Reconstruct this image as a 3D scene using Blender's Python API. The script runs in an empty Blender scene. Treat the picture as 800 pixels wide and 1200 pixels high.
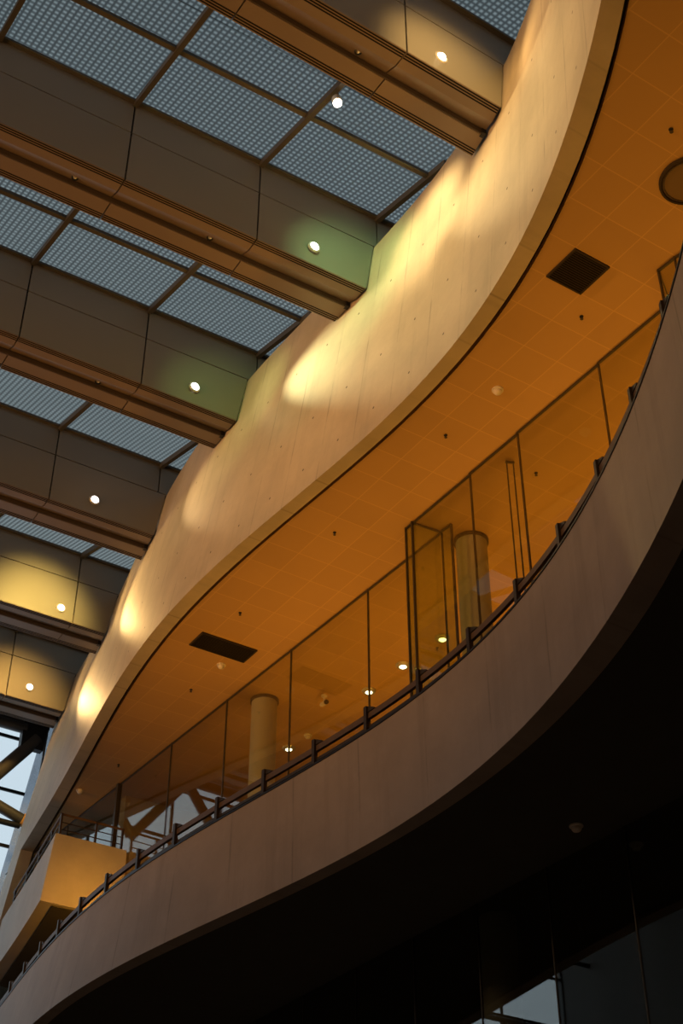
import bpy, bmesh, math, random
from mathutils import Vector
random.seed(7)
S = bpy.context.scene
COL = S.collection
PI = math.pi

# ------------------------------------------------------------------ plan curves (x at y = 2, 3, ... 38)
TAB = {
 'E0': [4.0, 5.2, 6.255, 7.117, 7.85, 8.488, 9.043, 9.521, 9.919, 10.235, 10.468, 10.623, 10.706, 10.728, 10.703, 10.647, 10.577, 10.509, 10.456, 10.432, 10.443, 10.494, 10.585, 10.714, 10.874, 11.057, 11.254, 11.456, 11.656, 11.847, 12.03, 12.204, 12.375, 12.549, 12.731, 12.921, 13.11],
 'E1': [4.2, 5.301, 6.468, 7.405, 8.181, 8.837, 9.394, 9.862, 10.244, 10.542, 10.76, 10.902, 10.977, 10.996, 10.972, 10.92, 10.857, 10.796, 10.75, 10.731, 10.746, 10.799, 10.89, 11.017, 11.175, 11.356, 11.553, 11.756, 11.959, 12.158, 12.349, 12.533, 12.713, 12.892, 13.071, 13.246, 13.404],
 'T': [5.0, 5.9, 6.623, 7.384, 8.137, 8.846, 9.487, 10.043, 10.506, 10.874, 11.15, 11.341, 11.458, 11.515, 11.525, 11.504, 11.465, 11.424, 11.391, 11.378, 11.392, 11.439, 11.522, 11.641, 11.793, 11.974, 12.176, 12.393, 12.615, 12.833, 13.041, 13.232, 13.406, 13.568, 13.727, 13.905, 14.132],
 'L0': [3.974, 5.275, 6.29, 7.123, 7.835, 8.459, 9.009, 9.487, 9.891, 10.216, 10.46, 10.623, 10.712, 10.734, 10.7, 10.626, 10.528, 10.419, 10.316, 10.231, 10.174, 10.152, 10.169, 10.223, 10.312, 10.431, 10.572, 10.729, 10.894, 11.064, 11.236, 11.413, 11.598, 11.801, 12.032, 12.3, 12.611],
 'L1': [3.719, 5.2, 6.315, 7.187, 7.899, 8.503, 9.026, 9.483, 9.874, 10.199, 10.452, 10.632, 10.736, 10.77, 10.74, 10.658, 10.537, 10.394, 10.246, 10.11, 10.001, 9.932, 9.909, 9.936, 10.01, 10.124, 10.266, 10.421, 10.574, 10.711, 10.828, 10.953, 11.078, 11.203, 11.328, 11.453, 11.578],
 'L2': [4.139, 5.42, 6.535, 7.407, 8.171, 8.837, 9.4, 9.869, 10.251, 10.55, 10.773, 10.923, 11.005, 11.026, 10.993, 10.914, 10.802, 10.667, 10.522, 10.383, 10.264, 10.179, 10.144, 10.17, 10.267, 10.424, 10.666, 10.921, 11.174, 11.411, 11.628, 11.753, 11.878, 12.003, 12.128, 12.253, 12.378],
}
def cv(n, y):
    t = TAB[n]; f = min(max(y - 2.0, 0.0), len(t) - 1.001); i = int(f); u = f - i
    p1, p2 = t[i], t[i+1]
    p0 = t[i-1] if i > 0 else 2*p1 - p2
    p3 = t[i+2] if i + 2 < len(t) else 2*p2 - p1
    return 0.5*(2*p1 + (p2-p0)*u + (2*p0-5*p1+4*p2-p3)*u*u + (3*p1-p0-3*p2+p3)*u**3)
HS, HT = 16.0, 22.0            # soffit height, top of the curved wall (camera eye = 0)
ZG = -1.6                      # hall floor
HP, HB = 10.25, 8.5             # balcony parapet top / underside
HF = 9.6                      # balcony floor
def wallx(y, z): return cv('E0', y) + (cv('T', y) - cv('E0', y))*(z - HS)/(HT - HS)

# ------------------------------------------------------------------ materials
def nodes(name):
    m = bpy.data.materials.new(name); m.use_nodes = True
    nt = m.node_tree; nt.nodes.clear()
    out = nt.nodes.new('ShaderNodeOutputMaterial')
    return m, nt, out
def N(nt, t, **k):
    n = nt.nodes.new(t)
    for a, b in k.items(): setattr(n, a, b)
    return n
def mth(nt, op, a, b=None, c=None):
    n = N(nt, 'ShaderNodeMath', operation=op)
    for i, v in enumerate((a, b, c)):
        if v is None: continue
        if isinstance(v, (int, float)): n.inputs[i].default_value = v
        else: nt.links.new(v, n.inputs[i])
    return n.outputs[0]
def mixc(nt, f, a, b):
    n = N(nt, 'ShaderNodeMix', data_type='RGBA')
    L = nt.links.new
    if isinstance(f, (int, float)): n.inputs[0].default_value = f
    else: L(f, n.inputs[0])
    for i, v in ((6, a), (7, b)):
        if isinstance(v, tuple): n.inputs[i].default_value = (*v, 1)
        else: L(v, n.inputs[i])
    return n.outputs[2]
def principled(nt, out, col, rough=.6, metal=0., spec=.4, bump=None, bs=.1):
    p = N(nt, 'ShaderNodeBsdfPrincipled')
    if isinstance(col, tuple): p.inputs['Base Color'].default_value = (*col, 1)
    else: nt.links.new(col, p.inputs['Base Color'])
    if isinstance(rough, (int, float)): p.inputs['Roughness'].default_value = rough
    else: nt.links.new(rough, p.inputs['Roughness'])
    p.inputs['Metallic'].default_value = metal
    p.inputs['Specular IOR Level'].default_value = spec
    if bump is not None:
        b = N(nt, 'ShaderNodeBump'); b.inputs['Strength'].default_value = bs; b.inputs['Distance'].default_value = .02
        nt.links.new(bump, b.inputs['Height']); nt.links.new(b.outputs[0], p.inputs['Normal'])
    nt.links.new(p.outputs[0], out.inputs[0]); return p
def noise(nt, vec, scale, detail=4., rough=.55):
    n = N(nt, 'ShaderNodeTexNoise'); n.inputs['Scale'].default_value = scale
    n.inputs['Detail'].default_value = detail; n.inputs['Roughness'].default_value = rough
    if vec is not None: nt.links.new(vec, n.inputs['Vector'])
    return n.outputs['Fac']
def ramp(nt, f, a, b):
    n = N(nt, 'ShaderNodeMapRange'); n.inputs['From Min'].default_value = a; n.inputs['From Max'].default_value = b
    nt.links.new(f, n.inputs[0]); return n.outputs[0]
def vscale(nt, v, s):
    n = N(nt, 'ShaderNodeVectorMath', operation='MULTIPLY'); nt.links.new(v, n.inputs[0]); n.inputs[1].default_value = s
    return n.outputs[0]
def plain(name, col, rough=.6, metal=0., spec=.4, var=.12, scale=3.):
    m, nt, out = nodes(name)
    g = N(nt, 'ShaderNodeNewGeometry')
    f = noise(nt, g.outputs['Position'], scale, 3)
    c = mixc(nt, f, tuple(x*(1-var) for x in col), tuple(min(1, x*(1+var)) for x in col))
    principled(nt, out, c, rough, metal, spec)
    return m
def lines(nt, coord, period, phase, width):
    """1 on thin lines repeating along coord"""
    a = mth(nt, 'PINGPONG', mth(nt, 'SUBTRACT', coord, phase), period/2)   # 0 at phase + k*period
    return mth(nt, 'LESS_THAN', a, width/2)
def softlines(nt, coord, period, phase, width):
    a = mth(nt, 'PINGPONG', mth(nt, 'SUBTRACT', coord, phase), period/2)
    return mth(nt, 'SUBTRACT', 1.0, mth(nt, 'MINIMUM', mth(nt, 'DIVIDE', a, width), 1.0))
def concrete(name, col, per, phase, holes=(), jdark=.35, streak=.35, rough=.55):
    m, nt, out = nodes(name)
    uv = N(nt, 'ShaderNodeUVMap'); sep = N(nt, 'ShaderNodeSeparateXYZ'); nt.links.new(uv.outputs[0], sep.inputs[0])
    u, v = sep.outputs[0], sep.outputs[1]
    g = N(nt, 'ShaderNodeNewGeometry')
    big = noise(nt, g.outputs['Position'], .9, 5, .6)
    fine = noise(nt, g.outputs['Position'], 9., 5, .6)
    strk = noise(nt, vscale(nt, uv.outputs[0], (2.6, .16, 1)), 1.0, 5, .65)
    dark = tuple(x*.84 for x in col); lite = tuple(min(1, x*1.07) for x in col)
    c = mixc(nt, ramp(nt, big, .3, .7), dark, lite)
    c = mixc(nt, mth(nt, 'MULTIPLY', ramp(nt, strk, .52, .78), streak), c, tuple(x*.55 for x in col))
    c = mixc(nt, mth(nt, 'MULTIPLY', ramp(nt, fine, .45, .8), .25), c, dark)
    # board joints, broken up along their length
    wob = mth(nt, 'MULTIPLY', mth(nt, 'SUBTRACT', noise(nt, vscale(nt, uv.outputs[0], (0, 1.3, 1)), 1., 3), .5), .04)
    j = softlines(nt, mth(nt, 'ADD', u, wob), per, phase, .03)
    brk = ramp(nt, noise(nt, vscale(nt, uv.outputs[0], (1, .7, 1)), 1.4, 4), .42, .62)
    jf = mth(nt, 'MULTIPLY', mth(nt, 'MULTIPLY', j, brk), jdark)
    c = mixc(nt, jf, c, tuple(x*.3 for x in col))
    h = None
    for hv in holes:
        du = mth(nt, 'PINGPONG', mth(nt, 'SUBTRACT', u, phase + per/2), per/2)
        dv = mth(nt, 'SUBTRACT', v, hv)
        d = mth(nt, 'SQRT', mth(nt, 'ADD', mth(nt, 'POWER', du, 2.), mth(nt, 'POWER', mth(nt, 'ABSOLUTE', dv), 2.)))
        s = mth(nt, 'LESS_THAN', d, .026)
        h = s if h is None else mth(nt, 'MAXIMUM', h, s)
    if h is not None: c = mixc(nt, mth(nt, 'MULTIPLY', h, .85), c, (.03, .022, .015))
    principled(nt, out, c, rough, 0, .3, bump=fine, bs=.12)
    return m
def tiles(name, col, per, px, py):
    m, nt, out = nodes(name)
    g = N(nt, 'ShaderNodeNewGeometry'); sep = N(nt, 'ShaderNodeSeparateXYZ'); nt.links.new(g.outputs['Position'], sep.inputs[0])
    x, y = sep.outputs[0], sep.outputs[1]
    j = mth(nt, 'MAXIMUM', lines(nt, x, per, px, .018), lines(nt, y, per, py, .018))
    ix = mth(nt, 'FLOOR', mth(nt, 'DIVIDE', mth(nt, 'SUBTRACT', x, px), per))
    iy = mth(nt, 'FLOOR', mth(nt, 'DIVIDE', mth(nt, 'SUBTRACT', y, py), per))
    cmb = N(nt, 'ShaderNodeCombineXYZ'); nt.links.new(ix, cmb.inputs[0]); nt.links.new(iy, cmb.inputs[1])
    wn = N(nt, 'ShaderNodeTexWhiteNoise', noise_dimensions='2D'); nt.links.new(cmb.outputs[0], wn.inputs['Vector'])
    gr = noise(nt, g.outputs['Position'], 1.6, 4)
    c = mixc(nt, wn.outputs['Value'], tuple(v*.95 for v in col), tuple(v*1.05 for v in col))
    c = mixc(nt, mth(nt, 'MULTIPLY', gr, .25), c, tuple(v*.7 for v in col))
    c = mixc(nt, mth(nt, 'MULTIPLY', j, .36), c, tuple(min(1, v*1.5 + .02) for v in col))
    principled(nt, out, c, .55, 0, .35)
    return m
def emit(name, col, s):
    m, nt, out = nodes(name); e = N(nt, 'ShaderNodeEmission'); e.inputs[0].default_value = (*col, 1); e.inputs[1].default_value = s
    nt.links.new(e.outputs[0], out.inputs[0]); return m
def glass(name, tint, ior=1.5, boost=1.0, rough=.0):
    m, nt, out = nodes(name)
    t = N(nt, 'ShaderNodeBsdfTransparent'); t.inputs[0].default_value = (*tint, 1)
    gl = N(nt, 'ShaderNodeBsdfGlossy'); gl.inputs['Roughness'].default_value = rough; gl.inputs[0].default_value = (1, 1, 1, 1)
    g = N(nt, 'ShaderNodeNewGeometry'); dt = N(nt, 'ShaderNodeVectorMath', operation='DOT_PRODUCT')
    nt.links.new(g.outputs['Normal'], dt.inputs[0]); nt.links.new(g.outputs['Incoming'], dt.inputs[1])
    c = mth(nt, 'ABSOLUTE', dt.outputs['Value']); r0 = ((ior-1)/(ior+1))**2
    fr = mth(nt, 'ADD', mth(nt, 'MULTIPLY', mth(nt, 'POWER', mth(nt, 'SUBTRACT', 1., c), 5.), 1-r0), r0)
    mx = N(nt, 'ShaderNodeMixShader')
    nt.links.new(mth(nt, 'MINIMUM', mth(nt, 'MULTIPLY', fr, boost), 1.), mx.inputs[0])
    nt.links.new(t.outputs[0], mx.inputs[1]); nt.links.new(gl.outputs[0], mx.inputs[2]); nt.links.new(mx.outputs[0], out.inputs[0])
    return m
def skyglass(name):
    """fritted double glazing: a fine square grid of dark lines over blue-grey translucent cells"""
    m, nt, out = nodes(name)
    g = N(nt, 'ShaderNodeNewGeometry'); sep = N(nt, 'ShaderNodeSeparateXYZ'); nt.links.new(g.outputs['Position'], sep.inputs[0])
    p = .112
    a = mth(nt, 'PINGPONG', mth(nt, 'SUBTRACT', sep.outputs[0], .03), p/2); b = mth(nt, 'PINGPONG', sep.outputs[1], p/2)
    a2 = ramp(nt, a, .006, .034); b2 = ramp(nt, b, .006, .034)
    cell = mth(nt, 'MULTIPLY', a2, b2)
    dirt = noise(nt, g.outputs['Position'], 1.1, 4)
    tr = mixc(nt, cell, (.38, .39, .385), mixc(nt, dirt, (.70, .72, .70), (.82, .83, .81)))
    t = N(nt, 'ShaderNodeBsdfTransparent'); nt.links.new(tr, t.inputs[0])
    d = N(nt, 'ShaderNodeBsdfPrincipled'); d.inputs['Base Color'].default_value = (.05, .055, .06, 1); d.inputs['Roughness'].default_value = .35
    mx = N(nt, 'ShaderNodeMixShader'); mx.inputs[0].default_value = .12
    nt.links.new(t.outputs[0], mx.inputs[1]); nt.links.new(d.outputs[0], mx.inputs[2]); nt.links.new(mx.outputs[0], out.inputs[0])
    return m
def frosted(name):
    m, nt, out = nodes(name)
    t = N(nt, 'ShaderNodeBsdfTransparent'); t.inputs[0].default_value = (.64, .68, .73, 1)
    d = N(nt, 'ShaderNodeBsdfPrincipled'); d.inputs['Base Color'].default_value = (.4, .45, .5, 1); d.inputs['Roughness'].default_value = .4
    g = N(nt, 'ShaderNodeNewGeometry'); f = noise(nt, g.outputs['Position'], 2.5, 3)
    mx = N(nt, 'ShaderNodeMixShader'); nt.links.new(ramp(nt, f, -.2, 2.2), mx.inputs[0])
    nt.links.new(t.outputs[0], mx.inputs[1]); nt.links.new(d.outputs[0], mx.inputs[2]); nt.links.new(mx.outputs[0], out.inputs[0])
    return m

M = {}
M['wall'] = concrete('pale_concrete', (.50, .44, .36), 1.1, 0.0, holes=(16.62, 18.0, 20.1), jdark=.35, streak=.3)
M['parapet'] = concrete('grey_concrete', (.355, .28, .215), 1.65, .4, jdark=.5, streak=.5)
M['plaster'] = concrete('plain_concrete', (.46, .42, .36), 2.6, .2, jdark=.1, streak=.1)
M['tile'] = tiles('soffit_tile', (.50, .30, .11), .69, 10.91, 10.98)
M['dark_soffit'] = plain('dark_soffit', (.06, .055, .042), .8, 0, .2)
M['gap'] = plain('shadow_gap', (.012, .01, .008), .9, 0, .1)
M['panel'] = plain('metal_panel', (.175, .166, .142), .42, .0, .5, .06, .6)
M['beam_soffit'] = plain('beam_soffit_metal', (.185, .135, .09), .4, .0, .5, .05, .8)
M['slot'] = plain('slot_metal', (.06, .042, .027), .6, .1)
M['bar'] = plain('skylight_bar', (.085, .078, .066), .5, .2)
M['skyglass'] = skyglass('skylight_glass')
M['rail'] = plain('rail_steel', (.055, .04, .028), .45, .4)
M['handrail'] = plain('handrail_wood', (.115, .066, .03), .5, 0, .4, .2, 8.)
M['mullion'] = plain('mullion_steel', (.06, .05, .03), .4, .4)
M['glass'] = glass('facade_glass', (.955, .96, .87), 1.5, 1.15)
M['green_glass'] = glass('green_glass', (.84, .88, .60), 1.5, 1.15)
M['dark_glass'] = glass('lower_glass', (.72, .75, .70), 1.75, 1.5)
M['clear_glass'] = glass('window_glass', (.96, .975, .985), 1.3, .6)
M['column'] = plain('column_plaster', (.33, .30, .235), .5, 0, .4, .06, 1.5)
M['truss'] = plain('truss_steel', (.085, .082, .083), .45, .3, .4, .25, .8)
M['black'] = plain('black_metal', (.02, .02, .022), .4, .3)
M['vent'] = plain('vent_metal', (.028, .018, .008), .7, .1)
M['disc'] = plain('disc_metal', (.16, .10, .05), .5, .1)
M['white'] = plain('white_plastic', (.62, .55, .45), .5)
M['trim_ring'] = plain('lamp_trim', (.72, .70, .62), .25, .6)
M['floor'] = plain('stone_floor', (.30, .27, .23), .45, 0, .4, .15, .6)
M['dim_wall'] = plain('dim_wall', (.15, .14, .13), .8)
M['room_wall'] = plain('room_wall', (.40, .30, .17), .8)
M['frost'] = frosted('frosted_panel')
M['pad'] = plain('primer_pad', (.62, .33, .10), .6)
LAMP = [(1., .80, .50), (.85, 1., .72), (.95, 1., .85), (1., .92, .95), (1., .93, .72), (1., .88, .66)]
M['lens'] = [emit('lamp_lens_%d' % i, c, 9.) for i, c in enumerate(LAMP)]
M['lit'] = emit('downlight_lens', (1., .93, .70), 5.)
M['bulb'] = emit('flood_lens', (1., .93, .78), 7.)

# ------------------------------------------------------------------ mesh helpers
class MB:
    """collects world-space geometry for ONE mesh object"""
    def __init__(s): s.v = []; s.f = []; s.uv = []
    def add(s, vs, fs, uvs=None):
        o = len(s.v); s.v += [tuple(v) for v in vs]
        for i, f in enumerate(fs):
            s.f.append([o + k for k in f]); s.uv.append(uvs[i] if uvs else None)
        return s
    def box(s, a, b):
        x0, y0, z0 = a; x1, y1, z1 = b
        return s.add([(x0,y0,z0),(x1,y0,z0),(x1,y1,z0),(x0,y1,z0),(x0,y0,z1),(x1,y0,z1),(x1,y1,z1),(x0,y1,z1)],
              [(0,3,2,1),(4,5,6,7),(0,1,5,4),(1,2,6,5),(2,3,7,6),(3,0,4,7)])
    def hexa(s, bot, top):
        return s.add(list(bot) + list(top), [(3,2,1,0),(4,5,6,7),(0,1,5,4),(1,2,6,5),(2,3,7,6),(3,0,4,7)])
    def bar(s, p, q, w, h, up=(0, 0, 1)):
        p = Vector(p); q = Vector(q); d = (q - p).normalized(); U = Vector(up)
        r = d.cross(U)
        if r.length < 1e-4: r = d.cross(Vector((1, 0, 0)))
        r.normalize(); u = r.cross(d)
        c = [(-1,-1),(1,-1),(1,1),(-1,1)]
        return s.hexa([p + r*(a*w/2) + u*(b*h/2) for a, b in c], [q + r*(a*w/2) + u*(b*h/2) for a, b in c])
    def tube(s, pts, rad, n=12, cap=True):
        pts = [Vector(p) for p in pts]; rings = []
        rads = rad if isinstance(rad, (list, tuple)) else [rad]*len(pts)
        d0 = (pts[1]-pts[0]).normalized()
        ref = Vector((0,0,1)) if abs(d0.z) < .9 else Vector((1,0,0))
        vs = []
        for i, p in enumerate(pts):
            a = pts[max(i-1,0)]; b = pts[min(i+1,len(pts)-1)]
            d = (b-a); d = d.normalized() if d.length > 1e-6 else d0
            r = d.cross(ref).normalized(); u = r.cross(d)
            vs += [p + r*(rads[i]*math.cos(2*PI*k/n)) + u*(rads[i]*math.sin(2*PI*k/n)) for k in range(n)]
        fs = [(i*n+k, i*n+(k+1)%n, (i+1)*n+(k+1)%n, (i+1)*n+k) for i in range(len(pts)-1) for k in range(n)]
        if cap: fs += [tuple(range(n-1,-1,-1)), tuple((len(pts)-1)*n+k for k in range(n))]
        return s.add(vs, fs)
    def lathe(s, c, prof, axis=(0,0,1), n=24):
        """prof: (radius, distance along axis)"""
        c = Vector(c); A = Vector(axis).normalized()
        r = A.cross(Vector((1,0,0)) if abs(A.x) < .8 else Vector((0,1,0))).normalized(); u = A.cross(r)
        vs = []; fs = []
        for (R, t) in prof:
            vs += [c + A*t + r*(R*math.cos(2*PI*k/n)) + u*(R*math.sin(2*PI*k/n)) for k in range(n)]
        m = len(prof)
        fs = [(i*n+k, i*n+(k+1)%n, (i+1)*n+(k+1)%n, (i+1)*n+k) for i in range(m-1) for k in range(n)]
        if prof[0][0] > 1e-6: fs.append(tuple(range(n-1,-1,-1)))
        if prof[-1][0] > 1e-6: fs.append(tuple((m-1)*n+k for k in range(n)))
        return s.add(vs, fs)
    def loft(s, secs, closed=True, vcoord=None):
        """secs: list of cross-sections with equal point counts; u = arc length along the first points, v = height"""
        n = len(secs[0]); us = [0.]
        for a, b in zip(secs[:-1], secs[1:]): us.append(us[-1] + (Vector(b[0]) - Vector(a[0])).length)
        vs = [p for q in secs for p in q]; fs = []; uv = []
        rng = range(n if closed else n-1)
        for i in range(len(secs)-1):
            for k in rng:
                k2 = (k+1) % n
                fs.append((i*n+k, (i+1)*n+k, (i+1)*n+k2, i*n+k2))
                uv.append([(us[i], secs[i][k][2]), (us[i+1], secs[i+1][k][2]), (us[i+1], secs[i+1][k2][2]), (us[i], secs[i][k2][2])])
        if closed:
            fs += [tuple(range(n)), tuple((len(secs)-1)*n+k for k in range(n-1,-1,-1))]
            uv += [[(p[0]*1.0, p[2]) for p in secs[0]], [(p[0], p[2]) for p in reversed(secs[-1])]]
        return s.add(vs, fs, uv)
    def build(s, name, mat, parent=None, smooth=False, bevel=0., label=None):
        off = Vector(parent.location) if parent else Vector((0,0,0))
        if parent and parent.parent: off = off + Vector(parent.parent.location)
        me = bpy.data.meshes.new(name)
        me.from_pydata([tuple(Vector(v) - off) for v in s.v], [], s.f)
        if any(s.uv):
            l = me.uv_layers.new(name='UVMap'); li = 0
            for f, u in zip(s.f, s.uv):
                for k in range(len(f)):
                    l.data[li].uv = u[k] if u else (0, 0); li += 1
        bm = bmesh.new(); bm.from_mesh(me); bmesh.ops.recalc_face_normals(bm, faces=bm.faces); bm.to_mesh(me); bm.free()
        me.materials.append(mat)
        if smooth:
            for p in me.polygons: p.use_smooth = True
            try: me.set_sharp_from_angle(angle=math.radians(35))
            except Exception: pass
        o = bpy.data.objects.new(name, me); COL.objects.link(o)
        if parent: o.parent = parent
        if bevel:
            b = o.modifiers.new('bevel', 'BEVEL'); b.width = bevel; b.segments = 2; b.limit_method = 'ANGLE'
        if label: o['label'] = label
        return o
def tag(o, label, cat, group=None, kind=None):
    o['label'] = label; o['category'] = cat
    if group: o['group'] = group
    if kind: o['kind'] = kind
    return o
def empty(name, loc, label, cat, group=None, kind=None):
    o = bpy.data.objects.new(name, None); o.location = loc; o.empty_display_size = .2; COL.objects.link(o)
    return tag(o, label, cat, group, kind)
def frange(a, b, st):
    n = max(1, round((b-a)/st)); return [a + (b-a)*i/n for i in range(n+1)]

# ------------------------------------------------------------------ the setting
tag(MB().box((-9.4,-8,ZG-.3),(24,41,ZG)).build('floor', M['floor']), 'grey stone floor of the hall far below the balconies', 'floor', kind='structure')
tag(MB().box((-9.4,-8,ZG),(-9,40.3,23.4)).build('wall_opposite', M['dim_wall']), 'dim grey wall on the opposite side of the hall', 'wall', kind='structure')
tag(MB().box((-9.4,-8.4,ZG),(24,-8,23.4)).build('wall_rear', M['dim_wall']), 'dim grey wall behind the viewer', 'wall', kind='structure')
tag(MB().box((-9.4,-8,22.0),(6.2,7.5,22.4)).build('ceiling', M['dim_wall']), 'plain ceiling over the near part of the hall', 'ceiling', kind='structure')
# curved upper wall band, leaning outwards as it rises
secs = []
for y in frange(2.6, 37.0, .4):
    e0, e1, t = cv('E0', y), cv('E1', y), cv('T', y)
    secs.append([(e0, y, HS), (t, y, HT), (t+.55, y, HT), (e1+.62, y, HS+.5), (e1, y, HS+.5), (e1, y, HS)])
arc0 = 0.; prev = None; yy = 2.6
while yy < 13.335 - 1e-6:                       # phase the joints so that the tie holes fall where they are
    a = Vector((cv('E0', yy), yy)); b = Vector((cv('E0', min(yy+.1, 13.335)), min(yy+.1, 13.335))); arc0 += (b-a).length; yy += .1
M['wall'] = concrete('pale_concrete_wall', (.50, .43, .33), 1.085, arc0 + .5425, holes=(16.62, 18.0, 20.1), jdark=.55, streak=.42)
tag(MB().loft(secs).build('wall_upper', M['wall'], smooth=True), 'tall S-curved pale concrete wall band under the skylights, washed by spotlights', 'wall', kind='structure')
# far pier carrying the wall down beyond the balcony opening
secs = [[(cv('E0', y)-.0, y, 8.0), (cv('E0', y), y, HS+.02), (cv('E1', y), y, HS+.02), (cv('E1', y), y, 8.0)] for y in frange(35.1, 37.0, .5)]
secs = [[(p[0] + (.142*(p[2]-HS) if p[2] < HS else 0), p[1], p[2]) for p in s_] for s_ in secs]
tag(MB().loft(secs).build('trim_1', M['wall']), 'pale concrete pier below the far end of the curved wall', 'pier', kind='structure')
# soffit of the upper storey: outer dark gap strip, then tiles
def region(name, mat, inner, z0, z1, x1, ya, yb, label, cat):
    secs = [[(inner(y), y, z0), (x1, y, z0), (x1, y, z1), (inner(y), y, z1)] for y in frange(ya, yb, .4)]
    return tag(MB().loft(secs).build(name, mat), label, cat, kind='structure')
region('ceiling_soffit', M['tile'], lambda y: cv('E1', y) + .075, HS+.02, HS+.5, 24, 2.6, 37.0, 'square tiled soffit glowing orange above the glazed balcony', 'ceiling')
secs = [[(cv('E1', y)+.005, y, HS+.12), (cv('E1', y)+.073, y, HS+.12), (cv('E1', y)+.073, y, HS+.3), (cv('E1', y)+.005, y, HS+.3)] for y in frange(2.6, 37.0, .4)]
tag(MB().loft(secs).build('trim_2', M['gap']), 'thin black shadow gap following the curved edge of the tiled soffit', 'trim', kind='structure')
# closure above the offices
tag(MB().box((16.2,-8,HS+.5),(16.6,40,23.6)).build('wall_clerestory', M['dim_wall']), 'dim upper wall behind the curved concrete band', 'wall', kind='structure')
tag(MB().box((5.5,7.0,22.0),(16.2,7.4,23.6)).build('wall_bulkhead', M['dim_wall']), 'dim bulkhead above the near end of the curved wall', 'wall', kind='structure')
# balcony: parapet, underside strip, floor slab
secs = []
for y in frange(2.6, 37.0, .4):
    l0, l1, l2 = cv('L0', y), cv('L1', y), cv('L2', y)
    secs.append([(l1, y, HB), (l0, y, HP), (l0+.10, y, HP), (l0+.10, y, HF), (l2, y, HF-.1), (l2, y, HB)])
pp = MB().loft(secs).build('wall_balcony', M['parapet'], smooth=True)
tag(pp, 'curved brown-grey concrete parapet sweeping along the lower balcony', 'parapet', kind='structure')
secs = [[(cv('L0', y)-.015, y, HP), (cv('L0', y)+.12, y, HP), (cv('L0', y)+.12, y, HP+.03), (cv('L0', y)-.015, y, HP+.03)] for y in frange(2.6, 37.0, .4)]
tag(MB().loft(secs).build('trim_3', M['black']), 'thin black metal flashing along the top of the curved parapet', 'trim', kind='structure')
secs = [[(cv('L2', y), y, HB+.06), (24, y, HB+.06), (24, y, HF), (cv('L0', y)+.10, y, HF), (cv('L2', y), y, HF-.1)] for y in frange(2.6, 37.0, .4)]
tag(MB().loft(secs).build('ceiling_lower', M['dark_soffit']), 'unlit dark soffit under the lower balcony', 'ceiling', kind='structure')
tag(MB().box((23.6,-8,ZG),(24,40,HS+.5)).build('wall_right', M['room_wall']), 'deep back wall of the rooms behind the glass', 'wall', kind='structure')
tag(MB().box((13.5,30.6,HF),(23.6,30.9,HS+.02)).build('wall_room_end', M['room_wall']), 'end wall of the room behind the balcony glass', 'wall', kind='structure')
tag(MB().box((14.2,30.6,ZG),(23.6,30.9,HB+.06)).build('wall_hall_end', M['dim_wall']), 'dark end wall behind the lower glazing', 'wall', kind='structure')
tag(MB().box((5.2,2.2,ZG),(24,2.6,HS+.5)).build('wall_near', M['dim_wall']), 'dim wall closing the near end of the balcony rooms', 'wall', kind='structure')

# end window wall at y = 40 with a leaning jamb
def jamb(z): return 13.89 + (z-18)*.135
YE = 40.0
zs = [ZG, 22.9]
tag(MB().box((-9, YE-.06, ZG), (13.2, YE+.2, 10.6)).build('wall_end_lower', M['dim_wall']), 'dim solid wall below the glazed end window', 'wall', kind='structure')
w = empty('window_1', (2.5, YE, 10.6), 'tall glazed end wall of the hall showing pale sky', 'window', kind='structure')
ZW = 10.6
MB().hexa([(-9,YE+.02,ZW),(jamb(ZW),YE+.02,ZW),(jamb(ZW),YE+.05,ZW),(-9,YE+.05,ZW)],
          [(-9,YE+.02,23.2),(jamb(23.2),YE+.02,23.2),(jamb(23.2),YE+.05,23.2),(-9,YE+.05,23.2)]).build('pane', M['clear_glass'], w)
z = 21.85
while z > 10.7:
    MB().box((-9, YE-.05, z-.05),(jamb(z), YE+.01, z+.05)).build('transom', M['black'], w); z -= 1.82
for x in frange(-9, 9.0, 3.0):
    MB().box((x-.05, YE-.05, 10.6),(x+.05, YE+.01, 23.2)).build('mullion', M['black'], w)
j = MB().hexa([(jamb(11),YE-.1,11),(jamb(11)+1.4,YE-.1,11),(jamb(11)+1.4,YE,11),(jamb(11),YE,11)],
          [(jamb(23.2),YE-.1,23.2),(jamb(23.2)+1.4,YE-.1,23.2),(jamb(23.2)+1.4,YE,23.2),(jamb(23.2),YE,23.2)])
tag(j.build('window_2', M['frost']), 'pale blue-grey translucent strip between the end window and the curved wall', 'window', kind='structure')
tag(MB().hexa([(jamb(ZG)+.9,YE-.05,ZG),(24,YE-.05,ZG),(24,YE+.2,ZG),(jamb(ZG)+.9,YE+.2,ZG)],
          [(jamb(23.4)+.9,YE-.05,23.4),(24,YE-.05,23.4),(24,YE+.2,23.4),(jamb(23.4)+.9,YE+.2,23.4)]).build('wall_end', M['dim_wall']), 'dim end wall beyond the far pier', 'wall', kind='structure')

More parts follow.
